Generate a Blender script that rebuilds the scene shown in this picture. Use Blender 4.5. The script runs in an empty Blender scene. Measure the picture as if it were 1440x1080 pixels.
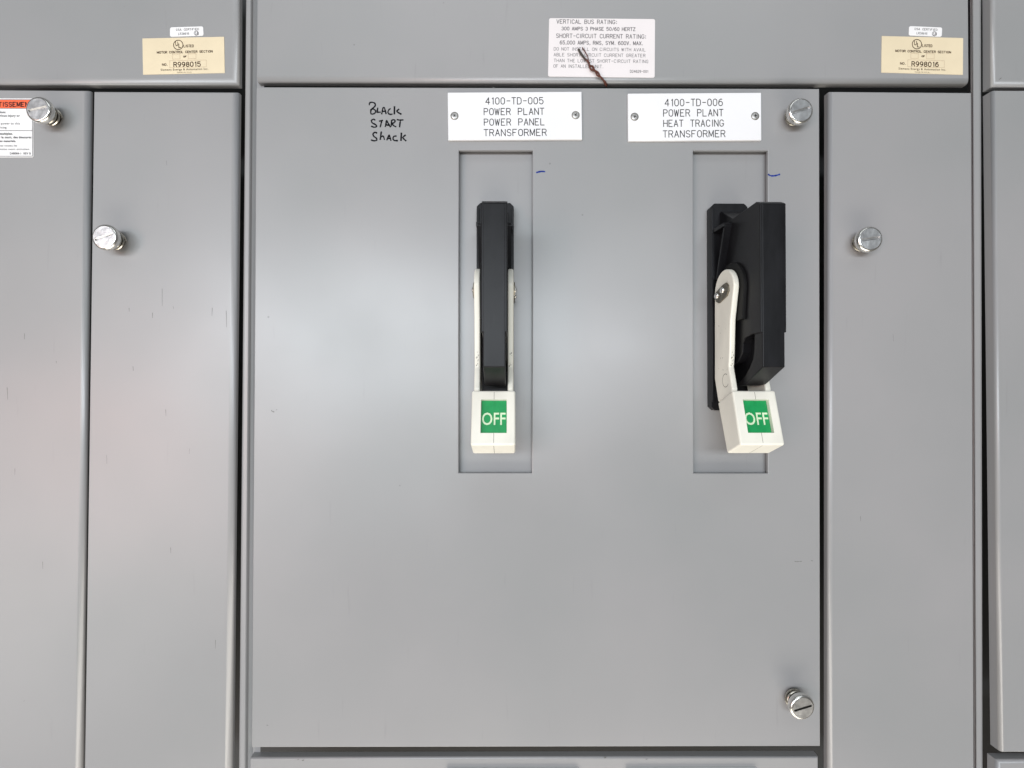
import bpy, bmesh, math, random
from mathutils import Vector, Matrix
random.seed(4)
SC = bpy.context.scene
COL = SC.collection
S = 0.00033            # metres per plane unit (one unit = one photo pixel on the door faces)
D = 640.0              # camera distance in the same units
Z0 = 1.35              # height of the point straight in front of the lens
R = math.radians

# ---------------------------------------------------------------- camera
FX, FY = 716.0, 545.0  # where the perpendicular to the doors meets the picture
yaw = math.atan((720 - FX) / D)
pitch = math.atan((FY - 540) / D)
cam_d = bpy.data.cameras.new("camera")
cam_d.sensor_width = 36.0
cam_d.lens = 36.0 * D / 1440.0
cam_d.clip_start = 0.01
cam_d.clip_end = 50
cam = bpy.data.objects.new("camera", cam_d)
COL.objects.link(cam)
cam.location = (0, -D * S, Z0)
CR = Matrix.Rotation(-yaw, 3, 'Z') @ Matrix.Rotation(R(90) + pitch, 3, 'X')
cam.rotation_euler = CR.to_euler()
SC.camera = cam

def plane(px, py, d=0.0):
    """point (x, z) in plane units, at d units proud of the door faces, seen at photo pixel px, py"""
    v = CR @ Vector((px - 720.0, 540.0 - py, -D))
    k = (D - d) / v.y
    return (v.x * k, v.z * k)

# ---------------------------------------------------------------- light
W = bpy.data.worlds.new("World")
SC.world = W
W.use_nodes = True
nt = W.node_tree
nt.nodes.clear()
wo = nt.nodes.new('ShaderNodeOutputWorld')
bg = nt.nodes.new('ShaderNodeBackground')
tc = nt.nodes.new('ShaderNodeTexCoord')
sp = nt.nodes.new('ShaderNodeSeparateXYZ')
mr = nt.nodes.new('ShaderNodeMapRange')
cr = nt.nodes.new('ShaderNodeValToRGB')
mr.inputs['From Min'].default_value = -1
mr.inputs['From Max'].default_value = 1
e = cr.color_ramp.elements
e[0].position = 0.0; e[0].color = (0.66, 0.62, 0.55, 1)
e[1].position = 1.0; e[1].color = (0.60, 0.63, 0.66, 1)
x = e.new(0.42); x.color = (0.46, 0.44, 0.42, 1)
x = e.new(0.60); x.color = (0.50, 0.51, 0.52, 1)
nt.links.new(tc.outputs['Generated'], sp.inputs[0])
nt.links.new(sp.outputs['Z'], mr.inputs['Value'])
nt.links.new(mr.outputs[0], cr.inputs[0])
nt.links.new(cr.outputs[0], bg.inputs['Color'])
bg.inputs['Strength'].default_value = 0.33
nt.links.new(bg.outputs[0], wo.inputs[0])

def area(name, az, el, dist, w, h, power, col):
    """lamp seen from the doors at azimuth az (right positive) and elevation el, facing them"""
    l = bpy.data.lights.new(name, 'AREA')
    l.shape = 'RECTANGLE'; l.size = w; l.size_y = h
    l.energy = power; l.color = col
    o = bpy.data.objects.new(name, l)
    COL.objects.link(o)
    v = Vector((math.sin(R(az)) * math.cos(R(el)), -math.cos(R(az)) * math.cos(R(el)), math.sin(R(el))))
    o.location = Vector((0, 0, Z0)) + v * dist
    o.rotation_euler = v.to_track_quat('Z', 'Y').to_euler()
    return o
area("window_light", -9, 7, 3.0, 3.1, 0.5, 80, (0.87, 0.94, 1.0))
area("ceiling_light", 5, 50, 2.6, 2.4, 0.6, 10, (0.93, 0.98, 1.0))
area("floor_bounce_light", -4, -66, 2.0, 2.4, 1.0, 36, (1.0, 0.94, 0.84))
area("low_highlight_fill", -23, -5, 3.0, 1.0, 0.6, 8, (0.96, 0.98, 1.0))  # added lamp, stretches the highlight downward left of centre; not a window
area("lower_left_fill", -48, -18, 2.6, 1.2, 0.9, 7.5, (1.0, 0.98, 0.94))  # added lamp to lift the sheen on the lower left doors; not a window
area("pink_reflection_lamp", -43, -4, 2.6, 0.6, 0.9, 10, (1.0, 0.62, 0.56))  # added lamp, gives the pink reflection of the person behind the camera
SC.view_settings.view_transform = 'Standard'
SC.view_settings.look = 'None'
SC.view_settings.exposure = -0.09
SC.view_settings.gamma = 1.0

# ---------------------------------------------------------------- materials
def mat(name, col, rough=0.5, metal=0.0, spec=0.5, noise=None, bump=None, aniso=0.0, coat=0.0):
    """noise = (scale, amount, stretch xyz); bump = list of (scale, height in metres)"""
    m = bpy.data.materials.new(name)
    m.use_nodes = True
    t = m.node_tree
    b = t.nodes['Principled BSDF']
    b.inputs['Base Color'].default_value = (*col, 1)
    b.inputs['Roughness'].default_value = rough
    b.inputs['Metallic'].default_value = metal
    b.inputs['Specular IOR Level'].default_value = spec
    b.inputs['Coat Weight'].default_value = coat
    co = t.nodes.new('ShaderNodeTexCoord')
    if noise:
        s, a, st = noise
        mp = t.nodes.new('ShaderNodeMapping'); mp.inputs['Scale'].default_value = st
        n = t.nodes.new('ShaderNodeTexNoise'); n.inputs['Scale'].default_value = s; n.inputs['Detail'].default_value = 5
        rr = t.nodes.new('ShaderNodeMapRange'); rr.inputs['From Min'].default_value = .3; rr.inputs['From Max'].default_value = .7
        rr.inputs['To Min'].default_value = 1 - a; rr.inputs['To Max'].default_value = 1 + a
        mx = t.nodes.new('ShaderNodeVectorMath'); mx.operation = 'SCALE'; mx.inputs[0].default_value = col
        t.links.new(co.outputs['Object'], mp.inputs[0]); t.links.new(mp.outputs[0], n.inputs['Vector'])
        t.links.new(n.outputs[0], rr.inputs['Value']); t.links.new(rr.outputs[0], mx.inputs['Scale'])
        t.links.new(mx.outputs[0], b.inputs['Base Color'])
        r2 = t.nodes.new('ShaderNodeMapRange'); r2.inputs['To Min'].default_value = rough - .06; r2.inputs['To Max'].default_value = rough + .06
        t.links.new(n.outputs[0], r2.inputs['Value']); t.links.new(r2.outputs[0], b.inputs['Roughness'])
    prev = None
    for s, h in (bump or []):
        n = t.nodes.new('ShaderNodeTexNoise'); n.inputs['Scale'].default_value = s; n.inputs['Detail'].default_value = 2
        bp = t.nodes.new('ShaderNodeBump'); bp.inputs['Distance'].default_value = h; bp.inputs['Strength'].default_value = 1
        t.links.new(co.outputs['Object'], n.inputs['Vector']); t.links.new(n.outputs[0], bp.inputs['Height'])
        if prev: t.links.new(prev.outputs[0], bp.inputs['Normal'])
        prev = bp
    if prev: t.links.new(prev.outputs[0], b.inputs['Normal'])
    return m

def paint_material():
    """grey enamel: slow tint drift, faint vertical run marks, tiny dark specks, orange peel"""
    m = bpy.data.materials.new("grey_enamel"); m.use_nodes = True
    t = m.node_tree; N = t.nodes; L = t.links
    b = N['Principled BSDF']
    b.inputs['Roughness'].default_value = .40
    b.inputs['Specular IOR Level'].default_value = .72
    ge = N.new('ShaderNodeNewGeometry')
    def noise(scale, detail, st=(1, 1, 1)):
        mp = N.new('ShaderNodeMapping'); mp.inputs['Scale'].default_value = st
        n = N.new('ShaderNodeTexNoise'); n.inputs['Scale'].default_value = scale; n.inputs['Detail'].default_value = detail
        L.new(ge.outputs['Position'], mp.inputs[0]); L.new(mp.outputs[0], n.inputs['Vector'])
        return n
    n1 = noise(9, 4)
    r = N.new('ShaderNodeValToRGB')
    r.color_ramp.elements[0].position = .32; r.color_ramp.elements[0].color = (.268, .273, .275, 1)
    r.color_ramp.elements[1].position = .68; r.color_ramp.elements[1].color = (.304, .299, .303, 1)
    L.new(n1.outputs[0], r.inputs[0])
    # faint vertical scuffs
    n2 = noise(60, 6, (6, 6, .55))
    r2 = N.new('ShaderNodeMapRange'); r2.inputs['From Min'].default_value = .66; r2.inputs['From Max'].default_value = .78
    r2.inputs['To Min'].default_value = 0; r2.inputs['To Max'].default_value = .30
    L.new(n2.outputs[0], r2.inputs['Value'])
    mx = N.new('ShaderNodeMix'); mx.data_type = 'RGBA'; mx.inputs['B'].default_value = (.20, .20, .20, 1)
    L.new(r2.outputs[0], mx.inputs['Factor']); L.new(r.outputs[0], mx.inputs['A'])
    # grime specks
    vo = N.new('ShaderNodeTexVoronoi'); vo.inputs['Scale'].default_value = 55
    L.new(ge.outputs['Position'], vo.inputs['Vector'])
    r3 = N.new('ShaderNodeMapRange'); r3.inputs['From Min'].default_value = .018; r3.inputs['From Max'].default_value = .034
    r3.inputs['To Min'].default_value = .45; r3.inputs['To Max'].default_value = 0
    L.new(vo.outputs['Distance'], r3.inputs['Value'])
    n4 = noise(14, 2)
    th = N.new('ShaderNodeMath'); th.operation = 'GREATER_THAN'; th.inputs[1].default_value = .56
    L.new(n4.outputs[0], th.inputs[0])
    mu = N.new('ShaderNodeMath'); mu.operation = 'MULTIPLY'
    L.new(r3.outputs[0], mu.inputs[0]); L.new(th.outputs[0], mu.inputs[1])
    m2 = N.new('ShaderNodeMix'); m2.data_type = 'RGBA'; m2.inputs['B'].default_value = (.08, .075, .07, 1)
    L.new(mu.outputs[0], m2.inputs['Factor']); L.new(mx.outputs['Result'], m2.inputs['A'])
    L.new(m2.outputs['Result'], b.inputs['Base Color'])
    # roughness drift
    n3 = noise(22, 5)
    r4 = N.new('ShaderNodeMapRange'); r4.inputs['To Min'].default_value = .29; r4.inputs['To Max'].default_value = .41
    L.new(n3.outputs[0], r4.inputs['Value']); L.new(r4.outputs[0], b.inputs['Roughness'])
    prev = None
    for sc, h in ((9, .0024), (900, .0000055)):
        n = noise(sc, 1)
        bp = N.new('ShaderNodeBump'); bp.inputs['Distance'].default_value = h; bp.inputs['Strength'].default_value = 1
        L.new(n.outputs[0], bp.inputs['Height'])
        if prev: L.new(prev.outputs[0], bp.inputs['Normal'])
        prev = bp
    L.new(prev.outputs[0], b.inputs['Normal'])
    return m
PAINT = paint_material()
BARE = mat("chipped_paint", (.15, .147, .14), .7, noise=(600, .3, (1, 1, 1)))
BACK = mat("shade_black_interior", (.018, .018, .018), .6, noise=(30, .2, (1, 1, 1)))  # interior coloured near black to hold the shade seen through the gaps
BLACK = mat("black_moulded_plastic", (.006, .006, .0072), .38, spec=.23, noise=(260, .35, (1, 1, .3)), bump=[(1500, .000012), (60, .00012)])
BLACKD = mat("matt_black_plastic", (.005, .005, .005), .6, spec=.25, noise=(200, .3, (1, 1, 1)), bump=[(1200, .00001)])
CREAM = mat("cream_moulded_plastic", (.80, .78, .69), .36, noise=(70, .09, (1, 1, .5)), bump=[(700, .00001), (60, .00008)])
GRIME = mat("grime", (.10, .09, .07), .8, noise=(900, .5, (1, 1, 1)))
GREEN = mat("green_plate", (.0, .29, .075), .4, noise=(300, .12, (1, 1, 1)))
OFFC = mat("pale_green_ink", (.66, .80, .55), .5, noise=(500, .08, (1, 1, 1)))
ZINC = mat("zinc_plated_steel", (.74, .73, .70), .25, 1.0, noise=(350, .15, (1, 1, 1)), bump=[(900, .00001)])
ZINCT = mat("worn_zinc_top", (.56, .56, .56), .40, 1.0, noise=(260, .25, (1, .3, 1)), bump=[(380, .00014), (1500, .00002)])
ZINCS = mat('dull_screw_zinc', (.45, .44, .43), .45, .8, noise=(900, .2, (1, 1, 1)))
SPRING = mat("spring_steel", (.55, .52, .46), .25, 1.0, noise=(500, .3, (1, 1, 1)))
DARKM = mat("pivot_steel_and_screw_shade", (.22, .20, .16), .42, 1.0, noise=(500, .35, (1, 1, 1)), bump=[(700, .00004)])  # steel of shafts and pivots, also the shade painted round nameplate screws
SLOTM = mat("dark_slot_metal", (.035, .033, .03), .6, .3, noise=(900, .4, (1, 1, 1)))  # dark tone for screw slots and drive crosses
WHITEP = mat("white_engraving_stock", (.79, .79, .80), .33, noise=(25, .02, (1, 1, 1)), bump=[(900, .000004)])
ENGR = mat("engraved_grey", (.06, .06, .065), .8, spec=.1, noise=(900, .2, (1, 1, 1)))
LABELW = mat("white_vinyl", (.74, .70, .70), .42, noise=(40, .03, (1, 1, 1)), bump=[(60, .00006)])
CSAW = mat("white_sticker_paper", (.78, .775, .775), .45, noise=(40, .02, (1, 1, 1)))
LABELC = mat("buff_paper", (.70, .60, .42), .5, noise=(60, .05, (1, 1, 1)), bump=[(80, .00005)])
INKG = mat("faded_grey_ink", (.14, .135, .14), .6, spec=.2, noise=(2500, .5, (1, 1, 1)))
INKD = mat('dark_print_ink', (.03, .03, .032), .6, spec=.2, noise=(2500, .3, (1, 1, 1)))
INKL = mat("light_grey_ink", (.12, .115, .12), .6, noise=(2500, .3, (1, 1, 1)))
INKB = mat("brown_ink", (.065, .035, .016), .6, spec=.2, noise=(2500, .4, (1, 1, 1)))
INKF = mat("faint_brown_ink", (.50, .38, .25), .6, noise=(2500, .2, (1, 1, 1)))
ORANGE = mat("orange_ink", (.83, .13, .045), .45, noise=(200, .08, (1, 1, 1)))
INKR = mat("dark_header_ink", (.10, .008, .005), .6, noise=(900, .2, (1, 1, 1)))
MARKER = mat("black_marker", (.006, .006, .009), .6, spec=.1, noise=(700, .5, (1, 1, 1)))
BLUE = mat("blue_marker", (.008, .03, .22), .6, spec=.15, noise=(700, .5, (1, 1, 1)))
WIRER = mat("red_brown_wire", (.10, .03, .018), .6, noise=(900, .6, (1, 1, 1)), bump=[(900, .0001)])
WIRED = mat("dark_wire_end", (.035, .028, .02), .6, noise=(900, .5, (1, 1, 1)), bump=[(900, .0001)])

# ---------------------------------------------------------------- helpers
def thing(name, label, cat, loc=(0, 0, 0), group=None):
    o = bpy.data.objects.new(name, None)
    o.empty_display_size = .01
    COL.objects.link(o)
    o.location = Vector(loc)
    o['label'] = label; o['category'] = cat
    if group: o['group'] = group
    return o

def link(name, me, material, parent=None, label=None):
    o = bpy.data.objects.new(name, me)
    COL.objects.link(o)
    if material and not me.materials: me.materials.append(material)
    if parent: o.parent = parent
    if label: o['label'] = label
    return o

def wpt(x, z, d):
    return Vector((x * S, -d * S, Z0 + z * S))

def origin_of(parent):
    v = Vector((0, 0, 0))
    p = parent
    while p:
        v += p.location; p = p.parent
    return v

def from_pts(name, pts, faces, material, parent=None, smooth=None, label=None):
    """pts are (x, z, d) plane units in the world; the mesh gets its own origin at its middle"""
    w = [wpt(*p) for p in pts]
    c = sum(w, Vector((0, 0, 0))) / len(w)
    me = bpy.data.meshes.new(name)
    me.from_pydata([v - c for v in w], [], faces)
    bm = bmesh.new(); bm.from_mesh(me)
    bmesh.ops.recalc_face_normals(bm, faces=bm.faces)
    bm.to_mesh(me); bm.free()
    if smooth:
        for i, p in enumerate(me.polygons): p.use_smooth = smooth(i) if callable(smooth) else True
    o = link(name, me, material, parent, label)
    o.location = c - origin_of(parent)
    return o

WN = True
def weighted(o):
    md = o.modifiers.new('w', 'WEIGHTED_NORMAL'); md.keep_sharp = True; md.mode = 'FACE_AREA'; md.weight = 80
    bpy.context.view_layer.update()
    me = bpy.data.meshes.new_from_object(o.evaluated_get(bpy.context.evaluated_depsgraph_get()))
    o.modifiers.clear(); old = o.data; nm = old.name; o.data = me; bpy.data.meshes.remove(old); me.name = nm

def bm_obj(name, bm, material, parent, smooth=False, label=None, offset=(0, 0, 0)):
    """bm already in plane units local to its parent: vertices (u, z, d)"""
    bmesh.ops.recalc_face_normals(bm, faces=bm.faces)
    for v in bm.verts:
        u, z, d = v.co
        v.co = Vector((u * S, -d * S, z * S))
    bmesh.ops.recalc_face_normals(bm, faces=bm.faces)
    c = Vector((0, 0, 0))
    for v in bm.verts: c += v.co
    c /= len(bm.verts)
    for v in bm.verts: v.co -= c
    me = bpy.data.meshes.new(name)
    bm.to_mesh(me); bm.free()
    if smooth:
        for p in me.polygons: p.use_smooth = True
        me.set_sharp_from_angle(angle=R(38))
    o = link(name, me, material, parent, label)
    if smooth and WN: weighted(o)
    o.location = c - (offset if isinstance(offset, Vector) else Vector(offset))
    return o

def prism(profile, a, b, axis='u', bevel=0.0, seg=2, bm=None, taper=None):
    """profile of (d, z) pairs extruded over u=a..b (axis 'u'), or of (u, z) pairs over d=a..b (axis 'd')"""
    nb = bmesh.new()
    lo, hi = [], []
    for p in profile:
        if axis == 'u':
            lo.append(nb.verts.new((a, p[1], p[0]))); hi.append(nb.verts.new((b, p[1], p[0])))
        else:
            lo.append(nb.verts.new((p[0], p[1], a))); hi.append(nb.verts.new((p[0], p[1], b)))
    n = len(profile)
    nb.faces.new(lo[::-1]); nb.faces.new(hi)
    for i in range(n):
        j = (i + 1) % n
        nb.faces.new((lo[i], lo[j], hi[j], hi[i]))
    bmesh.ops.recalc_face_normals(nb, faces=nb.faces)
    if bevel:
        ed = [e for e in nb.edges if len(e.link_faces) == 2 and e.calc_face_angle(0) > R(25)]
        bmesh.ops.bevel(nb, geom=ed, offset=bevel, segments=seg, affect='EDGES', profile=.5, clamp_overlap=True)
    if bm is None: return nb
    me = bpy.data.meshes.new('tmp'); nb.to_mesh(me); nb.free()
    bm.from_mesh(me); bpy.data.meshes.remove(me)
    return bm

def arc(cx, cy, rx, ry, a0, a1, n=8):
    return [(cx + rx * math.cos(R(a0 + (a1 - a0) * i / n)), cy + ry * math.sin(R(a0 + (a1 - a0) * i / n))) for i in range(n + 1)]

def revolve(prof, n=32, cx=0, cz=0):
    """prof of (radius, d)"""
    bm = bmesh.new()
    rings = []
    for r, d in prof:
        if r < 1e-6: rings.append([bm.verts.new((cx, cz, d))])
        else: rings.append([bm.verts.new((cx + r * math.cos(2 * math.pi * k / n), cz + r * math.sin(2 * math.pi * k / n), d)) for k in range(n)])
    for A, B in zip(rings, rings[1:]):
        for k in range(n):
            j = (k + 1) % n
            if len(A) == 1 and len(B) == 1: continue
            if len(A) == 1: bm.faces.new((A[0], B[k], B[j]))
            elif len(B) == 1: bm.faces.new((A[k], A[j], B[0]))
            else: bm.faces.new((A[k], A[j], B[j], B[k]))
    return bm

def tube(path, rad, n=8):
    """tube round a list of (u, z, d) points"""
    bm = bmesh.new()
    P = [Vector(p) for p in path]
    rings = []
    prev = None
    for i, p in enumerate(P):
        t = (P[min(i + 1, len(P) - 1)] - P[max(i - 1, 0)]).normalized()
        a = prev if prev else (Vector((0, 0, 1)) if abs(t.z) < .9 else Vector((1, 0, 0)))
        a = (a - t * a.dot(t)).normalized(); prev = a
        b = t.cross(a)
        r = rad[i] if isinstance(rad, (list, tuple)) else rad
        rings.append([bm.verts.new(p + (a * math.cos(2 * math.pi * k / n) + b * math.sin(2 * math.pi * k / n)) * r) for k in range(n)])
    for A, B in zip(rings, rings[1:]):
        for k in range(n):
            j = (k + 1) % n
            bm.faces.new((A[k], A[j], B[j], B[k]))
    bm.faces.new(rings[0][::-1]); bm.faces.new(rings[-1])
    return bm

def join(*bms):
    a = bms[0]
    for b in bms[1:]:
        me = bpy.data.meshes.new('tmp'); b.to_mesh(me); b.free()
        a.from_mesh(me); bpy.data.meshes.remove(me)
    return a

# ---- lettering
def ident(d):
    return lambda x, y: (*plane(x, y, d), d)

def quadmap(q, w, h, d):
    """local label coordinates (x right, y down, size w by h) laid on the photo quad TL TR BR BL"""
    C = [plane(px, py, d) for px, py in q]
    def f(x, y):
        s, t = x / w, y / h
        px = (1 - t) * ((1 - s) * C[0][0] + s * C[1][0]) + t * ((1 - s) * C[3][0] + s * C[2][0])
        pz = (1 - t) * ((1 - s) * C[0][1] + s * C[1][1]) + t * ((1 - s) * C[3][1] + s * C[2][1])
        return (px, pz, d)
    return f

def ribbons(strokes, width, f, wob=0.0):
    pts, faces = [], []
    parts = []
    for st in strokes:
        cur = [st[0]]
        for i in range(1, len(st)):
            cur.append(st[i])
            if i < len(st) - 1:
                a = Vector((st[i][0] - st[i - 1][0], st[i][1] - st[i - 1][1])); b = Vector((st[i + 1][0] - st[i][0], st[i + 1][1] - st[i][1]))
                if a.length > 1e-6 and b.length > 1e-6 and a.angle(b) > R(50):
                    parts.append(cur); cur = [st[i]]
        parts.append(cur)
    for st in parts:
        n = len(st)
        if n < 2: continue
        base = len(pts)
        for i, (x, y) in enumerate(st):
            ax, ay = st[max(i - 1, 0)]; bx, by = st[min(i + 1, n - 1)]
            tx, ty = bx - ax, by - ay
            l = math.hypot(tx, ty) or 1
            tx /= l; ty /= l
            w = width / 2 * (1 + (random.uniform(-wob, wob) if wob else 0))
            ex = 0
            if i == 0: ex = -width * .3
            if i == n - 1: ex = width * .3
            cx, cy = x + tx * ex, y + ty * ex
            pts.append(f(cx - ty * w, cy + tx * w)); pts.append(f(cx + ty * w, cy - tx * w))
        for i in range(n - 1):
            k = base + 2 * i
            faces.append((k, k + 1, k + 3, k + 2))
    return pts, faces

def smooth_stroke(pts, n=5):
    """Catmull-Rom through hand-placed points"""
    if len(pts) < 3: return pts
    out = []
    P = [pts[0]] + list(pts) + [pts[-1]]
    for i in range(1, len(P) - 2):
        p0, p1, p2, p3 = P[i - 1:i + 3]
        for k in range(n):
            t = k / n
            out.append(tuple(.5 * (2 * p1[c] + (p2[c] - p0[c]) * t + (2 * p0[c] - 5 * p1[c] + 4 * p2[c] - p3[c]) * t * t + (3 * p1[c] - p0[c] - 3 * p2[c] + p3[c]) * t ** 3) for c in (0, 1)))
    out.append(pts[-1])
    return out

# single-line engraving letters on a 4 wide, 6 high grid (y up)
G = {
 'A': [[(0, 0), (2, 6), (4, 0)], [(.75, 2), (3.25, 2)]],
 'C': [arc(2.1, 4, 2, 2, 20, 180, 7) + arc(2.1, 2, 2, 2, 180, 340, 7)],
 'D': [[(0, 0), (0, 6), (1.8, 6)] + arc(1.8, 4, 2.2, 2, 90, 0, 5) + arc(1.8, 2, 2.2, 2, 0, -90, 5) + [(0, 0)]],
 'E': [[(3.7, 6), (0, 6), (0, 0), (3.7, 0)], [(0, 3.1), (2.6, 3.1)]],
 'F': [[(3.7, 6), (0, 6), (0, 0)], [(0, 3.1), (2.6, 3.1)]],
 'G': [arc(2.1, 4, 2, 2, 20, 180, 7) + arc(2.1, 2, 2, 2, 180, 360, 7) + [(4.1, 2.5), (2.4, 2.5)]],
 'H': [[(0, 0), (0, 6)], [(4, 0), (4, 6)], [(0, 3.1), (4, 3.1)]],
 'I': [[(2, 0), (2, 6)]],
 'L': [[(0, 6), (0, 0), (3.6, 0)]],
 'M': [[(0, 0), (0, 6), (2.2, .8), (4.4, 6), (4.4, 0)]],
 'N': [[(0, 0), (0, 6), (4, 0), (4, 6)]],
 'O': [arc(2, 4, 2, 2, 0, 180, 8) + arc(2, 2, 2, 2, 180, 360, 8) + [(4, 4)]],
 'P': [[(0, 0), (0, 6), (2.4, 6)] + arc(2.4, 4.5, 1.5, 1.5, 90, -90, 8) + [(0, 3)]],
 'R': [[(0, 0), (0, 6), (2.4, 6)] + arc(2.4, 4.5, 1.5, 1.5, 90, -90, 8) + [(0, 3)], [(2.3, 3), (4, 0)]],
 'S': [arc(2, 4.5, 1.9, 1.5, 25, 180, 6) + [(.15, 4.0), (.8, 3.35), (3.1, 2.7)] + arc(2.1, 1.5, 1.85, 1.5, 20, -155, 8)],
 'T': [[(0, 6), (4, 6)], [(2, 6), (2, 0)]],
 'W': [[(-.2, 6), (1, 0), (2.1, 5.4), (3.2, 0), (4.4, 6)]],
 '4': [[(3, 0), (3, 6), (0, 1.8), (4.1, 1.8)]],
 '1': [[(1.1, 5), (2.1, 6), (2.1, 0)]],
 '0': [arc(2, 4, 1.9, 2, 0, 180, 8) + arc(2, 2, 1.9, 2, 180, 360, 8) + [(3.9, 4)]],
 '5': [[(3.6, 6), (.5, 6), (.2, 3.3), (1.1, 3.8)] + arc(2, 1.95, 2, 2, 80, -155, 9)],
 '6': [[(3.5, 5.6), (2.2, 6), (.7, 4.9), (.1, 3), (.1, 2)] + arc(2.05, 1.95, 1.95, 1.95, 180, 540, 14)],
 '-': [[(.5, 3), (3.7, 3)]],
 'B': [[(0, 0), (0, 6), (2.3, 6)] + arc(2.3, 4.6, 1.4, 1.4, 90, -90, 6) + [(0, 3.2)], [(2.3, 3.2)] + arc(2.3, 1.6, 1.7, 1.6, 90, -90, 6) + [(0, 0)]],
 'U': [[(0, 6), (0, 2)] + arc(2, 2, 2, 2, 180, 360, 7) + [(4, 6)]],
 'V': [[(0, 6), (2, 0), (4, 6)]],
 'X': [[(0, 0), (4, 6)], [(0, 6), (4, 0)]],
 'Y': [[(0, 6), (2, 3), (4, 6)], [(2, 3), (2, 0)]],
 'Z': [[(0, 6), (4, 6), (0, 0), (4, 0)]],
 'K': [[(0, 0), (0, 6)], [(3.8, 6), (0, 2.4)], [(1.4, 3.6), (4, 0)]],
 '3': [arc(2, 4.5, 1.7, 1.5, 160, -70, 8) + arc(2, 1.55, 1.9, 1.55, 75, -160, 9)],
 '8': [arc(2, 4.55, 1.6, 1.4, -90, 270, 12), arc(2, 1.6, 1.95, 1.6, 90, 450, 12)],
 '9': [arc(2, 4.1, 1.9, 1.9, 0, 360, 12) + [(3.9, 3), (3, .8), (1.2, 0)]],
 '2': [arc(2, 4.2, 1.9, 1.8, 165, -25, 7) + [(0, 0), (4, 0)]],
 '/': [[(.4, 0), (3.4, 6)]],
 '.': [[(1, 0), (1, .7)]], ',': [[(1.2, .7), (.7, -.8)]], ':': [[(1, .4), (1, 1.2)], [(1, 3.6), (1, 4.4)]],
}
def engraved(lines, w, f, parent, material=None, name='lettering', gap=6.4):
    """lines of (text, x0, x1, ytop, ybottom) in label coordinates"""
    strokes = []
    for s, x0, x1, yt, yb in lines:
        adv = {'I': 3.2, '1': 4.3, ' ': gap, 'M': 6.3, 'W': 6.3, '.': 3.2, ',': 3.2, ':': 3.2, '/': 4.6}
        tot = sum(adv.get(c, 5.7) for c in s) - 1.7
        k = (x1 - x0) / tot; x = x0
        for c in s:
            off = 1.0 if c == 'I' else 0
            for st in G.get(c, []):
                strokes.append([(x + (px - off) * k, yb - (yb - yt) * py / 6) for px, py in st])
            x += adv.get(c, 5.7) * k
    pts, faces = ribbons(strokes, w, f)
    return from_pts(name, pts, faces, material or ENGR, parent)

def text_mesh(s, bold=0.0, space=1.12):
    cu = bpy.data.curves.new('t', 'FONT')
    cu.body = s; cu.resolution_u = 3; cu.offset = bold; cu.space_character = space
    o = bpy.data.objects.new('t', cu)
    COL.objects.link(o)
    bpy.context.view_layer.update()
    me = bpy.data.meshes.new_from_object(o.evaluated_get(bpy.context.evaluated_depsgraph_get()))
    vs = [(v.co.x, v.co.y) for v in me.vertices]
    fs = [tuple(p.vertices) for p in me.polygons]
    bpy.data.objects.remove(o); bpy.data.curves.remove(cu); bpy.data.meshes.remove(me)
    return vs, fs

def printed(lines, f, material, parent, name='lettering', space=1.12):
    """lines of (text, x0, x1, ytop, ybottom, bold); ytop..ybottom is the capital height"""
    pts, faces = [], []
    for s, x0, x1, yt, yb, bold in lines:
        vs, fs = text_mesh(s, bold, space)
        ax, bx = min(v[0] for v in vs), max(v[0] for v in vs)
        k = (x1 - x0) / (bx - ax)
        ky = (yb - yt) / .70          # capital height of the built-in face
        base = len(pts)
        pts += [f(x0 + (vx - ax) * k, yb - vy * ky) for vx, vy in vs]
        faces += [tuple(i + base for i in q) for q in fs]
    return from_pts(name, pts, faces, material, parent)

def sheet(name, f, x0, y0, x1, y1, r, thick, material, parent, n=4):
    """thin sticker or plate with rounded corners on mapping f, thick units proud of it"""
    out = []
    for cx, cy, a in ((x1 - r, y0 + r, -90), (x1 - r, y1 - r, 0), (x0 + r, y1 - r, 90), (x0 + r, y0 + r, 180)):
        if r > 0:
            for k in range(n + 1):
                t = R(a + 90 * k / n)
                out.append((cx + r * math.cos(t), cy + r * math.sin(t)))
        else: out.append((cx, cy))
    m = len(out)
    top = [f(*p) for p in out]
    cxm = sum(p[0] for p in top) / m; czm = sum(p[1] for p in top) / m
    ch = min(.6, thick * .4)
    def inset(p, a):
        dx, dz = p[0] - cxm, p[1] - czm
        return (p[0] - math.copysign(a, dx), p[1] - math.copysign(a, dz), p[2])
    pts = [(*inset(p, ch)[:2], p[2] + thick) for p in top] + [(p[0], p[1], p[2] + thick - ch) for p in top] + [(p[0], p[1], p[2]) for p in top]
    faces = [tuple(range(m))]
    for k in range(2):
        for i in range(m):
            j = (i + 1) % m
            faces.append((k * m + i, k * m + j, (k + 1) * m + j, (k + 1) * m + i))
    return from_pts(name, pts, faces, material, parent)

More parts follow.
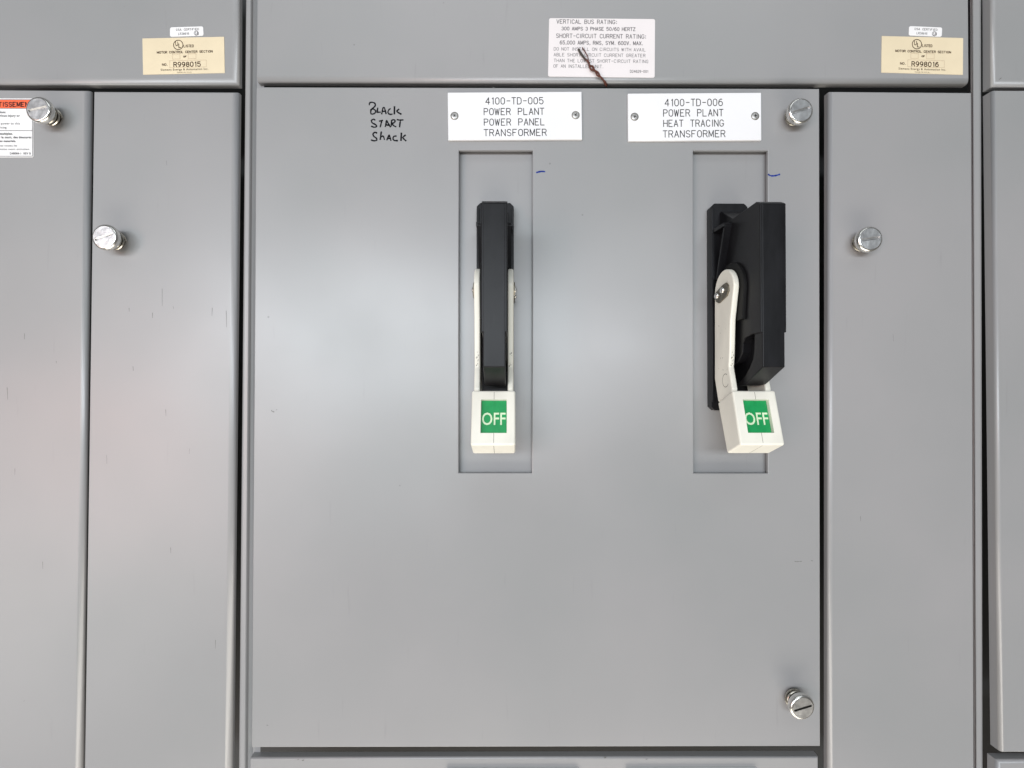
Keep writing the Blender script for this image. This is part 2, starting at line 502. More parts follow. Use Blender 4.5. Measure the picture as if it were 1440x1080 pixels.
# ---------------------------------------------------------------- doors
def door(label, q, rad, depth=11, rd=5, holes=None, name='control_cabinet', cat='cabinet unit', group=None, part='door'):
    """q = photo corners TL TR BR BL of the outer face; rad = bend radii left, right, top, bottom"""
    C = [Vector(plane(px, py)) for px, py in q]
    base = wpt(sum(c.x for c in C) / 4, sum(c.y for c in C) / 4, 0)
    t = thing(name, label, cat, base, group)
    l, r, tp, b = rad
    U = [(C[1] - C[0]).normalized(), (C[2] - C[1]).normalized(), (C[3] - C[2]).normalized(), (C[0] - C[3]).normalized()]
    def ring(fr):
        a = C[0] + U[0] * l * fr - U[3] * tp * fr
        bq = C[1] - U[0] * r * fr + U[1] * tp * fr
        c = C[2] + U[2] * r * fr - U[1] * b * fr
        dd = C[3] - U[2] * l * fr + U[3] * b * fr
        return [a, bq, c, dd]
    pts, faces, flat = [], [], 0
    NS = 6
    def addring(fr, d):
        k = len(pts)
        for p in ring(fr): pts.append((p.x, p.y, d))
        return k
    r0 = addring(1.0, 0)
    if not holes:
        faces.append((r0, r0 + 1, r0 + 2, r0 + 3))
    else:
        F = ring(1.0)
        # grid of cells through the hole corners; H[i] = hole corners TL TR BR BL in plane units, outer rim
        H = [[Vector(plane(px, py)) for px, py in h] for h in holes]
        def rim(h, a):
            return [h[0] + Vector((-a, a)), h[1] + Vector((a, a)), h[2] + Vector((a, -a)), h[3] + Vector((-a, -a))]
        O = [rim(h, 1.3) for h in H]
        def lerp(A, B, tt): return A + (B - A) * tt
        cols = [F[0].x]
        xs_t, xs_b = [], []
        for o in O:
            xs_t += [o[0].x, o[1].x]; xs_b += [o[3].x, o[2].x]
        V = {}
        def add(key, p, d=0):
            if key not in V: V[key] = len(pts); pts.append((p.x, p.y, d))
            return V[key]
        nx = len(xs_t)
        def on_edge(A, B, x): return lerp(A, B, (x - A.x) / (B.x - A.x))
        def on_edge_y(A, B, y): return lerp(A, B, (y - A.y) / (B.y - A.y))
        zt = O[0][0].y; zb = O[0][3].y; zt2 = O[-1][1].y; zb2 = O[-1][2].y
        rows = []
        rows.append([r0] + [add(('t', i), on_edge(F[0], F[1], xs_t[i])) for i in range(nx)] + [r0 + 1])
        mid1 = [add(('ml', 0), on_edge_y(F[0], F[3], zt))]
        mid2 = [add(('ml', 1), on_edge_y(F[0], F[3], zb))]
        for k, o in enumerate(O):
            mid1 += [add(('h', k, 0), o[0]), add(('h', k, 1), o[1])]
            mid2 += [add(('h', k, 3), o[3]), add(('h', k, 2), o[2])]
        mid1.append(add(('mr', 0), on_edge_y(F[1], F[2], zt2)))
        mid2.append(add(('mr', 1), on_edge_y(F[1], F[2], zb2)))
        rows += [mid1, mid2]
        rows.append([r0 + 3] + [add(('b', i), on_edge(F[3], F[2], xs_b[i])) for i in range(nx)] + [r0 + 2])
        for ri in range(3):
            for ci in range(nx + 1):
                if ri == 1 and ci % 2 == 1: continue
                faces.append((rows[ri][ci], rows[ri][ci + 1], rows[ri + 1][ci + 1], rows[ri + 1][ci]))
        flat = len(faces)
        for k, h in enumerate(H):
            prev = [V[('h', k, i)] for i in range(4)]
            for a, d in ((.35, -.35), (0, -1.3), (0, -4.5), (8, -4.5)):
                cur = []
                for p in rim(h, a): cur.append(len(pts)); pts.append((p.x, p.y, d))
                for i in range(4):
                    j = (i + 1) % 4
                    faces.append((prev[i], prev[j], cur[j], cur[i]))
                prev = cur
    flat = len(faces)
    prev = r0
    for s in range(1, NS + 1):
        a = R(90 * s / NS)
        cur = addring(1 - math.sin(a), -rd * (1 - math.cos(a)))
        for i in range(4):
            j = (i + 1) % 4
            faces.append((prev + i, prev + j, cur + j, cur + i))
        prev = cur
    cur = addring(0, -depth)
    for i in range(4):
        j = (i + 1) % 4
        faces.append((prev + i, prev + j, cur + j, cur + i))
    last = len(faces) - 4
    from_pts(part, pts, faces, PAINT, t, smooth=lambda i: flat <= i < last)
    return t

centre = door("large light grey unit door in the middle, cut with two tall slots for black switches",
    [(359.8, 121.8), (1152.8, 124.2), (1154, 1050), (353.6, 1051.6)], (1.6, 1.6, 1.6, 1.6), rd=3,
    holes=[[(645.5, 211.5), (749, 211.5), (748, 665), (645, 665)], [(975, 211.8), (1079.8, 211.8), (1080, 665.5), (975.5, 665.5)]])
leftA = door("grey door at the far left edge bearing the orange and white warning sticker",
    [(-260, 124), (125.4, 126.5), (111.5, 1160), (-270, 1165)], (2, 7, 2, 2), depth=6, group=None)
leftB = door("narrow blank grey wireway door with one knob near its upper left corner",
    [(131.3, 127.5), (334.5, 128.5), (323.5, 1160), (117, 1160)], (2, 8, 3, 2), depth=8.5)
topL = door("wide grey top panel at upper left carrying the label numbered R998015",
    [(-260, -160), (335, -160), (334, 117.5), (-260, 116)], (2, 8, 2, 8), cat='cabinet cover', name='switchgear_cover', part='panel')
topC = door("wide grey top panel at centre carrying the white bus rating sticker and label R998016",
    [(362.2, -160), (1361.2, -160), (1363, 116.5), (360.6, 113.5)], (1.5, 1.5, 2, 7), cat='cabinet cover', name='switchgear_cover', part='panel')
rightD = door("narrow blank grey wireway door right of the large door, knob near its top left",
    [(1166.5, 128), (1366.5, 129.5), (1370.5, 1160), (1166, 1160)], (5, 1.5, 2, 2))
topR = door("grey top panel cut off by the upper right corner, with nothing on it",
    [(1396.5, -160), (1800, -160), (1800, 122), (1397.5, 120)], (3, 2, 2, 7), depth=15, rd=5, cat='cabinet cover', name='switchgear_cover', part='panel')
rightE = door("tall blank grey door cut off by the right edge of the picture",
    [(1397.5, 126.3), (1800, 128), (1800, 1059), (1408.5, 1058.5)], (3, 2, 2, 2), depth=15, rd=5)
botH = door("lower grey unit door just under the large door, only its top strip showing",
    [(351.3, 1066.5), (1151, 1064.5), (1152, 1300), (350, 1300)], (2, 2, 2, 2), rd=3)
botR = door("grey door at the lower right corner, only its top strip showing",
    [(1404, 1071), (1800, 1070), (1800, 1300), (1404, 1300)], (5, 2, 4, 2), depth=15, rd=5)

def mark(strokes, width, material, parent, name, d=.12, wob=.25, label=None, sm=True):
    pts, faces = ribbons([smooth_stroke(s) if sm else s for s in strokes], width, ident(d), wob)
    return from_pts(name, pts, faces, material, parent, label=label)

def hw(k, ox, oy, strokes): return [[(ox + x / k, oy + y / k) for x, y in s] for s in strokes]
hand = hw(10.286, 490, 120, [
    [(302, 282), (306, 255), (338, 245), (376, 256), (390, 284), (374, 312), (346, 334), (328, 356)],
    [(326, 350), (322, 385), (328, 412), (352, 415), (384, 400), (392, 370), (372, 348), (346, 340)],
    [(424, 328), (418, 360), (414, 388), (436, 388), (462, 388)],
    [(480, 414), (492, 365), (500, 326), (518, 322), (532, 365), (544, 410)], [(486, 378), (540, 374)],
    [(606, 338), (586, 352), (572, 382), (580, 408), (606, 420), (634, 416)],
    [(666, 308), (664, 414)], [(730, 346), (700, 372), (724, 396), (762, 416)],
    [(384, 502), (358, 490), (332, 512), (346, 544), (388, 566), (408, 592), (376, 606), (332, 592)],
    [(446, 518), (494, 508)], [(482, 514), (470, 560), (460, 602)],
    [(534, 596), (544, 548), (552, 510), (574, 548), (606, 602)], [(538, 572), (596, 578)],
    [(624, 508), (618, 590)], [(624, 508), (658, 496), (674, 518), (652, 544), (628, 552), (656, 584), (686, 598)],
    [(704, 496), (740, 502), (790, 500)], [(752, 504), (744, 560), (740, 602)],
    [(410, 690), (384, 680), (356, 700), (366, 736), (404, 766), (408, 794), (372, 802), (330, 792)],
    [(476, 672), (466, 730), (460, 782)], [(464, 758), (488, 734), (508, 744), (520, 784)],
    [(556, 790), (574, 750), (588, 722), (602, 756), (614, 796)], [(562, 768), (610, 770)],
    [(690, 734), (658, 738), (644, 768), (662, 796), (710, 800)],
    [(766, 690), (760, 798)], [(824, 720), (788, 752), (806, 780), (832, 802)]])
mark(hand, 2.0, MARKER, centre, 'handwriting')
mark([[(754.6, 242.6), (758, 241.6), (762, 241.0), (766, 241.3)]], 2.0, BLUE, centre, 'pen_mark')
mark([[(1080.5, 245.2), (1084, 247.2), (1090, 247.0), (1096.5, 245.2)]], 2.0, BLUE, centre, 'pen_mark')
def chip(pts, w, parent, d=.1):
    return mark([pts], w * .8, BARE, parent, 'paint_chip', d, wob=.5)
chip([(381.8, 577.2), (383, 578.6), (385.5, 579.3)], 1.5, centre)
chip([(388, 577), (389.6, 575.6)], .7, centre)
chip([(1117.5, 789.2), (1120, 789.9), (1124, 789.6), (1127.5, 789.3)], .9, centre)
chip([(1140.5, 788.4), (1143, 788.8)], .9, centre)
chip([(375.2, 1019.6), (377, 1020)], 1.0, centre)
chip([(693, 119.6 + 3), (695, 123.6)], 1.2, centre)
for a, b in (((228, 406), (228.2, 430)), ((243.5, 431), (244, 434.5)), ((298.5, 433), (298, 444)), ((318, 437), (318.6, 460)),
             ((233, 576), (233.4, 585)), ((266.5, 631), (266.2, 638)), ((214.5, 440), (214.3, 447)), ((181.5, 433), (181.7, 438)), ((234, 226), (234.5, 232)), ((187, 515), (187.4, 521)), ((150, 640), (150.3, 652)), ((303, 900), (302.8, 912)), ((240, 770), (240.2, 778))):
    chip([a, b], .65, leftB)
for a, b in (((34.5, 469), (34.2, 477)), ((79, 508), (79.3, 511)), ((10, 545), (10.8, 562)), ((21, 659), (20.8, 668)), ((60, 790), (60.2, 800))):
    chip([a, b], .7, leftA)
chip([(1369.2, 1008), (1369.6, 1016)], .8, rightD)
chip([(1256, 470), (1256.4, 480)], .5, rightD)
chip([(1210, 726), (1210.4, 733)], .5, rightD)
chip([(1405, 112), (1408, 109.6)], 1.0, topR)
for p in ((418, 1063.5), (425, 1064.5), (850, 1061), (908, 1063)):
    chip([(p[0], p[1] + 5), (p[0] + 2.2, p[1] + 4.4)], 1.2, botH)

# ---------------------------------------------------------------- frame behind
frame = thing('cabinet_frame', "grey steel cabinet framework with upright posts showing in the gaps between doors", 'cabinet frame', wpt(0, 0, -40))
def strip_post(lines, label=None):
    pts, faces = [], []
    for xt, xb, d in lines:
        for py, x in ((-160, xt + (xt - xb) * 160 / 1080), (1300, xb + (xb - xt) * 220 / 1080)):
            a = plane(x, py, d); pts.append((a[0], a[1], d))
    for i in range(len(lines) - 1):
        faces.append((2 * i, 2 * i + 2, 2 * i + 3, 2 * i + 1))
    return from_pts('post', pts, faces, PAINT, frame, smooth=False, label=label)
strip_post([(349.5, 339.6, -60), (346.2, 336.2, -7), (346.8, 336.9, -4.5), (348.2, 338.4, -3.5), (352.2, 343.8, -3.2), (353.6, 345.4, -4.2), (356, 348.5, -7.5), (362, 355.5, -11), (372, 366, -11)])
strip_post([(1361, 1364, -30), (1364.5, 1369.5, -9), (1366.4, 1371.2, -8), (1367.4, 1372.6, -4), (1368.8, 1374, -3), (1377, 1379.4, -3), (1378.4, 1380.8, -4), (1379.2, 1381.6, -6), (1376, 1378, -60)])
a0, a1 = plane(-500, -400, -200); b0, b1 = plane(2300, 1700, -200)
from_pts('back_panel', [(a0, a1, -200), (b0, a1, -200), (b0, b1, -200), (a0, b1, -200)], [(0, 1, 2, 3)], BACK, frame)

# ---------------------------------------------------------------- latch knobs
def make_knob(door_t, base, tilt, slot_deg, top_v=False, pull=0.0, lean=(0, 0)):
    """sprung captive screw: part of its door. base = photo pixel of its foot on the door"""
    x, z = plane(*base)
    k = bpy.data.objects.new('latch_knob', None); k.empty_display_size = .005
    COL.objects.link(k); k.parent = door_t
    k.location = wpt(x, z, 0) - origin_of(door_t)
    k.rotation_euler = (R(lean[0]), 0, R(lean[1]))
    sh = 12 + pull
    bm = revolve([(0, .4), (9.5, .4), (9.5, 1.6), (5.6, 2.0), (5.6, sh), (0, sh)], 24)
    bm_obj('shaft', bm, DARKM, k, True)
    path = []
    turns = 2.6
    for i in range(int(turns * 22) + 1):
        a = i / 22 * 2 * math.pi
        path.append((11.6 * math.cos(a), 11.6 * math.sin(a), 2.0 + (sh - 3.2) * i / (turns * 22)))
    bm_obj('spring', tube(path, 1.55, 8), SPRING, k, True)
    h = 8.5
    prof = [(0, sh), (13.5, sh), (16.2, sh + .5), (17.3, sh + 1.6), (17.5, sh + 3), (17.5, sh + h - 3.2), (17.0, sh + h - 1.5), (15.8, sh + h - .35), (14.9, sh + h)]
    bm_obj('head', revolve(prof + [(14.2, sh + h)], 48), ZINC, k, True)
    # top disc with a sawn screwdriver slot
    n = 48; rr = 14.2; wd = 1.9 if top_v else 1.5; L = 12.6; dt = sh + h
    ca, sa = math.cos(R(slot_deg)), math.sin(R(slot_deg))
    def rot(p, d): return (p[0] * ca - p[1] * sa, p[0] * sa + p[1] * ca, d)
    bm = bmesh.new()
    up = [p for p in arc(0, 0, rr, rr, 0, 180, 24)]
    tri = [bm.verts.new(rot(p, dt)) for p in up]
    s1 = bm.verts.new(rot((-L, wd), dt)); s2 = bm.verts.new(rot((L, wd), dt))
    bm.faces.new(tri + [s1, s2])
    lo = [bm.verts.new(rot((p[0], -p[1]), dt)) for p in up]
    s3 = bm.verts.new(rot((-L, -wd), dt)); s4 = bm.verts.new(rot((L, -wd), dt))
    bm.faces.new(lo + [s3, s4])
    bm.faces.new([tri[0], s2, s4, lo[0]]); bm.faces.new([tri[-1], s1, s3, lo[-1]])
    top = bm_obj('cap', bm, ZINCT, k)
    bm = bmesh.new()
    q = [(-L, wd), (L, wd), (L, -wd), (-L, -wd)]
    A = [bm.verts.new(rot(p, dt)) for p in q]
    B = [bm.verts.new(rot((p[0], p[1] * (.15 if top_v else 1)), dt - (1.7 if top_v else 2.2))) for p in q]
    bm.faces.new(B)
    for i in range(4): bm.faces.new((A[i], A[(i + 1) % 4], B[(i + 1) % 4], B[i]))
    bm_obj('slot', bm, SLOTM if not top_v else ZINCT, k)
    return k
make_knob(centre, (1113.6, 166.5), 0, 18, True, 0, (2, 1))
make_knob(centre, (1113.6, 979), 0, 15, False, 2, (3, 3))
make_knob(leftA, (77.5, 167), 0, 12, True, 3, (1, -1))
make_knob(leftB, (167, 340.5), 0, 20, True, 3, (0, 0))
make_knob(rightD, (1208, 342), 0, 8, True, 1, (2, -1))

# ---------------------------------------------------------------- nameplates and stickers
def nameplate(label, q, lines, w=188.0, h=67.0):
    C = [plane(*p) for p in q]
    t = thing('nameplate', label, 'nameplate', wpt(sum(c[0] for c in C) / 4, sum(c[1] for c in C) / 4, .3), 'engraved nameplates screwed to the doors')
    f = quadmap(q, w, h, .4)
    sheet('plate', f, 0, 0, w, h, .8, 3.6, WHITEP, t)
    for sx in (9.2, w - 8.8):
        x, z, d = f(sx, h * .495)
        from_pts('screw_ring_shade', [(x, z, 4.12)] + [(x + 5.7 * math.cos(i * math.pi / 12), z + 5.7 * math.sin(i * math.pi / 12), 4.12) for i in range(24)], [(0, i + 1, (i + 1) % 24 + 1) for i in range(24)], DARKM, t)  # flat dark disc painted in as shade round the screw head
        b = revolve([(0, 5.0), (2.6, 5.0), (3.9, 4.8), (4.6, 4.5), (4.9, 4.2), (4.9, 4.0)], 24)
        s = bm_obj('screw', b, ZINCS, t, True)
        s.location += wpt(x, z, 0) - t.location
        s.rotation_euler = (0, 0, 0)
        a = random.uniform(0, 90)
        pts = []
        for dx, dz in arc(0, 0, 3.1, 3.1, a, a + 330, 11):
            pts.append((x + dx * .95, z + dz * .95, 5.35))
        pr = []
        for ang in (a, a + 90):
            c, sn = math.cos(R(ang)), math.sin(R(ang))
            k = len(pr)
            pr += [(x + c * 2.3 - sn * .5, z + sn * 2.3 + c * .5, 5.1), (x - c * 2.3 - sn * .5, z - sn * 2.3 + c * .5, 5.1), (x - c * 2.3 + sn * .5, z - sn * 2.3 - c * .5, 5.1), (x + c * 2.3 + sn * .5, z + sn * 2.3 - c * .5, 5.1)]
        dr = from_pts('drive', pr, [(0, 1, 2, 3), (4, 5, 6, 7)], SLOTM, t)
        dr.parent = s
        dr.location = dr.location + t.location - (t.location + s.location)
    if lines:
        g = quadmap(q, w, h, 4.12)
        engraved(lines, 1.15, g, t)
    return t
nameplate("white engraved plate reading 4100-TD-005 power panel transformer, above the left switch",
    [(630, 132.2), (817.4, 131), (818.2, 197.8), (630.8, 199)],
    [("4100-TD-005", 53, 134, 5.7, 14.8), ("POWER PLANT", 50.5, 135, 20.8, 29.8), ("POWER PANEL", 50.5, 135.7, 35.6, 44.6), ("TRANSFORMER", 50, 138, 50.4, 59.5)])
nameplate("white engraved plate reading 4100-TD-006 heat tracing transformer, above the right switch",
    [(882, 133.6), (1068.6, 132.4), (1069, 199), (882.6, 200)],
    [("4100-TD-006", 53.4, 134.8, 6.4, 16.0), ("POWER PLANT", 51.2, 135.6, 21.2, 30.6), ("HEAT TRACING", 51.2, 136, 36, 45.2), ("TRANSFORMER", 50.4, 138.2, 51, 60.2)])
nameplate("white plate edge at the bottom of the picture, left one on the lower door",
    [(628, 1079.6), (813, 1079.4), (813, 1145), (628, 1145)], [])
nameplate("white plate edge at the bottom of the picture, right one on the lower door",
    [(880, 1079.3), (1063, 1079.1), (1063, 1144), (880, 1144)], [])

def sticker(name, label, cat, q, w, h, r, material, group=None, thick=.45):
    C = [plane(*p) for p in q]
    t = thing(name, label, cat, wpt(sum(c[0] for c in C) / 4, sum(c[1] for c in C) / 4, .1), group)
    sheet('backing', quadmap(q, w, h, .1), 0, 0, w, h, r, thick, material, t)
    return t, quadmap(q, w, h, .1 + thick + .1)

q = [(772.2, 25.6), (921.2, 27), (920.6, 109.6), (770.6, 107.8)]
t, f = sticker('rating_sticker', "white bus rating sticker with grey print, a twisted wire lying across it", 'sticker', q, 149.6, 82.4, 2.6, LABELW)
X = 771.4; Y = 26.2
for wdt, rows in ((.85, [("VERTICAL BUS RATING:", 782.2, 867, 28, 33.4), ("SHORT-CIRCUIT CURRENT RATING:", 782, 908.3, 48, 53.5)]),
                  (.85, [("300 AMPS 3 PHASE 50/60 HERTZ", 789.3, 893, 38.3, 42.8), ("65,000 AMPS, RMS, SYM. 600V. MAX.", 787.3, 904, 57.8, 62.7)]),
                  (.55, [("DO NOT INSTALL ON CIRCUITS WITH AVAIL", 779, 908, 67.2, 71.4), ("ABLE SHORT-CIRCUIT CURRENT GREATER", 779, 907.6, 75.3, 79.6),
                         ("THAN THE LOWEST SHORT-CIRCUIT RATING", 779.3, 911.6, 83.5, 87.8), ("OF AN INSTALLED UNIT.", 779, 848.6, 91.3, 95.6), ("D24629-001", 886.5, 911.7, 98.0, 101.4)])):
    engraved([(s, a - X, b - X, c - Y, d - Y) for s, a, b, c, d in rows], wdt, f, t, INKG, gap=4.4)

def circle_strokes(cx, cy, r, n=24): return [[(cx + r * math.cos(2 * math.pi * i / n), cy + r * math.sin(2 * math.pi * i / n)) for i in range(n + 1)]]
def box_strokes(x0, y0, x1, y1): return [[(x0, y0), (x1, y0)], [(x1, y0), (x1, y1)], [(x1, y1), (x0, y1)], [(x0, y1), (x0, y0)]]
def listed_label(label, q, number):
    t, f = sticker('certification_label', label, 'label', q, 115, 51, .4, LABELC, 'buff listing labels on the top panels')
    pts, faces = ribbons(circle_strokes(50, 10, 6.6), 1.05, f)
    from_pts('emblem', pts, faces, INKB, t)
    printed([("U", 46.0, 49.8, 5.4, 11.4, .02), ("L", 50.2, 53.6, 8.2, 14.2, .02)], f, INKB, t)
    engraved([("LISTED", 57.8, 71.5, 10.2, 13.4), ("MOTOR CONTROL CENTER SECTION", 20, 98, 18.6, 21.4), ("OF", 57, 61.2, 25.6, 27.6), ("NO.", 27, 34.2, 35.8, 38.8)], .72, f, t, INKB, gap=4.4)
    engraved([(number, 43.2, 80.6, 34.4, 40.6)], 1.25, f, t, INKB, 'serial_number')
    printed([("Siemens Energy & Automation Inc.", 24.6, 91.4, 43.0, 45.8, .012), ("MADE IN U.S.A.", 47.5, 68.5, 47.9, 49.4, .0)], f, INKB, t)
    pts, faces = ribbons(box_strokes(37.4, 32, 89, 41.6) + box_strokes(41.6, 22.8, 52, 29.8) + box_strokes(63.6, 22.8, 74.6, 29.8), .45, f)
    from_pts('ruled_box', pts, faces, INKF, t)
listed_label("buff paper listing label printed R998015, on the upper left panel", [(200.4, 54.2), (315.4, 51.8), (316.4, 102.8), (201.4, 105.2)], "R998015")
listed_label("buff paper listing label printed R998016, on the upper right of the centre panel", [(1239.8, 50.8), (1354.2, 53.6), (1353.8, 105.4), (1239, 102.2)], "R998016")
def csa_label(label, q):
    t, f = sticker('certification_sticker', label, 'sticker', q, 47, 13.4, 2.6, CSAW, 'small white certification stickers')
    engraved([("CSA CERTIFIED", 8.4, 40.4, 2.2, 4.9), ("LR38616", 11.6, 26.4, 8.0, 10.8)], .5, f, t, INKL)
    pts, faces = ribbons(circle_strokes(36.6, 9.2, 3.0, 16)[:1], .8, f)
    from_pts('emblem', pts, faces, INKG, t)
    printed([("S", 35.0, 36.6, 7.4, 11.4, .02), ("A", 37.0, 39.8, 7.0, 11.6, .02)], f, INKG, t)
csa_label("small white rounded sticker above the buff label R998015", [(239.3, 38.6), (286, 37.2), (286.6, 50.4), (239.2, 52)])
csa_label("small white rounded sticker above the buff label R998016", [(1278.2, 36.8), (1324.8, 38.8), (1324, 52), (1277.6, 50)])

# warning sticker, cut by the left edge of the picture
q = [(-150, 138), (47, 138.6), (47.6, 221.4), (-150, 221.6)]
t, f = sticker('warning_sticker', "orange and white warning sticker in French and English at the left edge, behind a knob", 'sticker', q, 197, 83, 2.2, CSAW)
def rect(name, x0, y0, x1, y1, m, lift=0):
    P = [f(x0, y0), f(x1, y0), f(x1, y1), f(x0, y1)]
    return from_pts(name, [(a, b, c + lift) for a, b, c in P], [(0, 1, 2, 3)], m, t)
rect('header', 1.5, 1.6, 194.6, 13.8, ORANGE)
X = -150; Y = 138
f2 = quadmap(q, 197, 83, .75)
engraved([("AVERTISSEMENT", -25 + 150, 45.5 + 150, 5.4, 11.2)], 1.5, f2, t, INKR)
printed([(s, b - X - 1.95 * len(s), b - X, c - Y, d - Y, bo) for s, a, b, c, d, bo in [
    ("Hazardous voltages and moving sections.", -140, 8.4, 155.6, 158.6, .02), ("Can cause death, serious injury or", -110, 27.6, 160.6, 163.6, .02),
    ("Turn off all power to this", -66, 27.6, 171.6, 174.6, 0), ("equipment before servicing.", -88, 9.6, 177.2, 180.2, 0),
    ("Sources de tension multiples.", -100, 17.6, 186, 189, .025), ("Peuvent causer la mort, des blessures", -112, 43.6, 191, 194, .025),
    ("ou des dommages materiels.", -90, 22, 196.4, 199.2, .025), ("Coupez toutes les", -48, 23.6, 202.8, 205.6, 0),
    ("sources de tension avant entretien.", -100, 41.4, 207.8, 210.6, 0), ("D48084-1  REV B", 9, 42.6, 213.8, 216.8, .01)]], f2, INKD, t)
pts, faces = ribbons(box_strokes(1.5, 1.6, 195.2, 81.2) + [[(1.5, 45.2), (195.2, 45.2)], [(1.5, 13.9), (195, 13.9)]], .7, f2)
from_pts('border_line', pts, faces, INKG, t)

# ---------------------------------------------------------------- twisted wire poking out of the gap
tw = thing('twisted_wire', "red-brown twisted scrap of wire sticking up from the gap over the rating sticker", 'wire', wpt(*plane(853, 119, -4), -4))
def wire_path(pp):
    out = []
    s = smooth_stroke([(a, b) for a, b, c, r in pp], 6)
    n = len(pp) - 1
    rad = []
    for i, (a, b) in enumerate(s):
        k = min(i / 6, n); j = min(int(k), n - 1); fr = k - j
        d = pp[j][2] * (1 - fr) + pp[j + 1][2] * fr
        x, z = plane(a, b, d)
        w = wpt(x, z, d) - tw.location
        out.append((w.x / S, w.z / S, -w.y / S)); rad.append(pp[j][3] * (1 - fr) + pp[j + 1][3] * fr)
    return out, rad
for nm, pp, m in (('strand', [(826, 85, 4, 1.0), (829.5, 92, 6, 1.20), (834, 94, 4, 1.36), (836, 99, 6.5, 1.36), (841, 102, 3.5, 1.28), (845, 109, 4, 1.04), (850, 114, 1, 1.2), (854, 119.5, -6, 1.0)], WIRER),
                  ('strand', [(822, 82, 3, 1.0), (828, 88, 3.4, 1.3), (830.5, 97, 4, 1.28), (837, 100, 3.4, 1.28), (840, 106, 5.5, 1.20), (847, 110, 2.5, 0.96), (850.5, 118, -2, 1.1), (853, 122, -6, 1.0)], WIRER),
                  ('dark_end', [(813.4, 69, 2.6, 1.4), (817.5, 76, 3, 1.7), (822.5, 82.5, 3, 1.2)], WIRED),
                  ('dark_end', [(819, 67, 2.6, .8), (823, 73, 4, .7), (826.6, 80, 4, .7), (827.6, 87, 4, .8)], WIRER)):
    path, rad = wire_path(pp)
    bm_obj(nm, tube(path, rad, 8), m, tw, True)

# ---------------------------------------------------------------- disconnect switch
AXR, AXL = 309.5, -19.5
def side_pt(px, py, x):
    """photo point on the right-hand switch, lying on the vertical plane at plane-x x -> (d, z)"""
    m = (px - FX) / x
    return (D * (1 - 1 / m), (FY - py) / m)

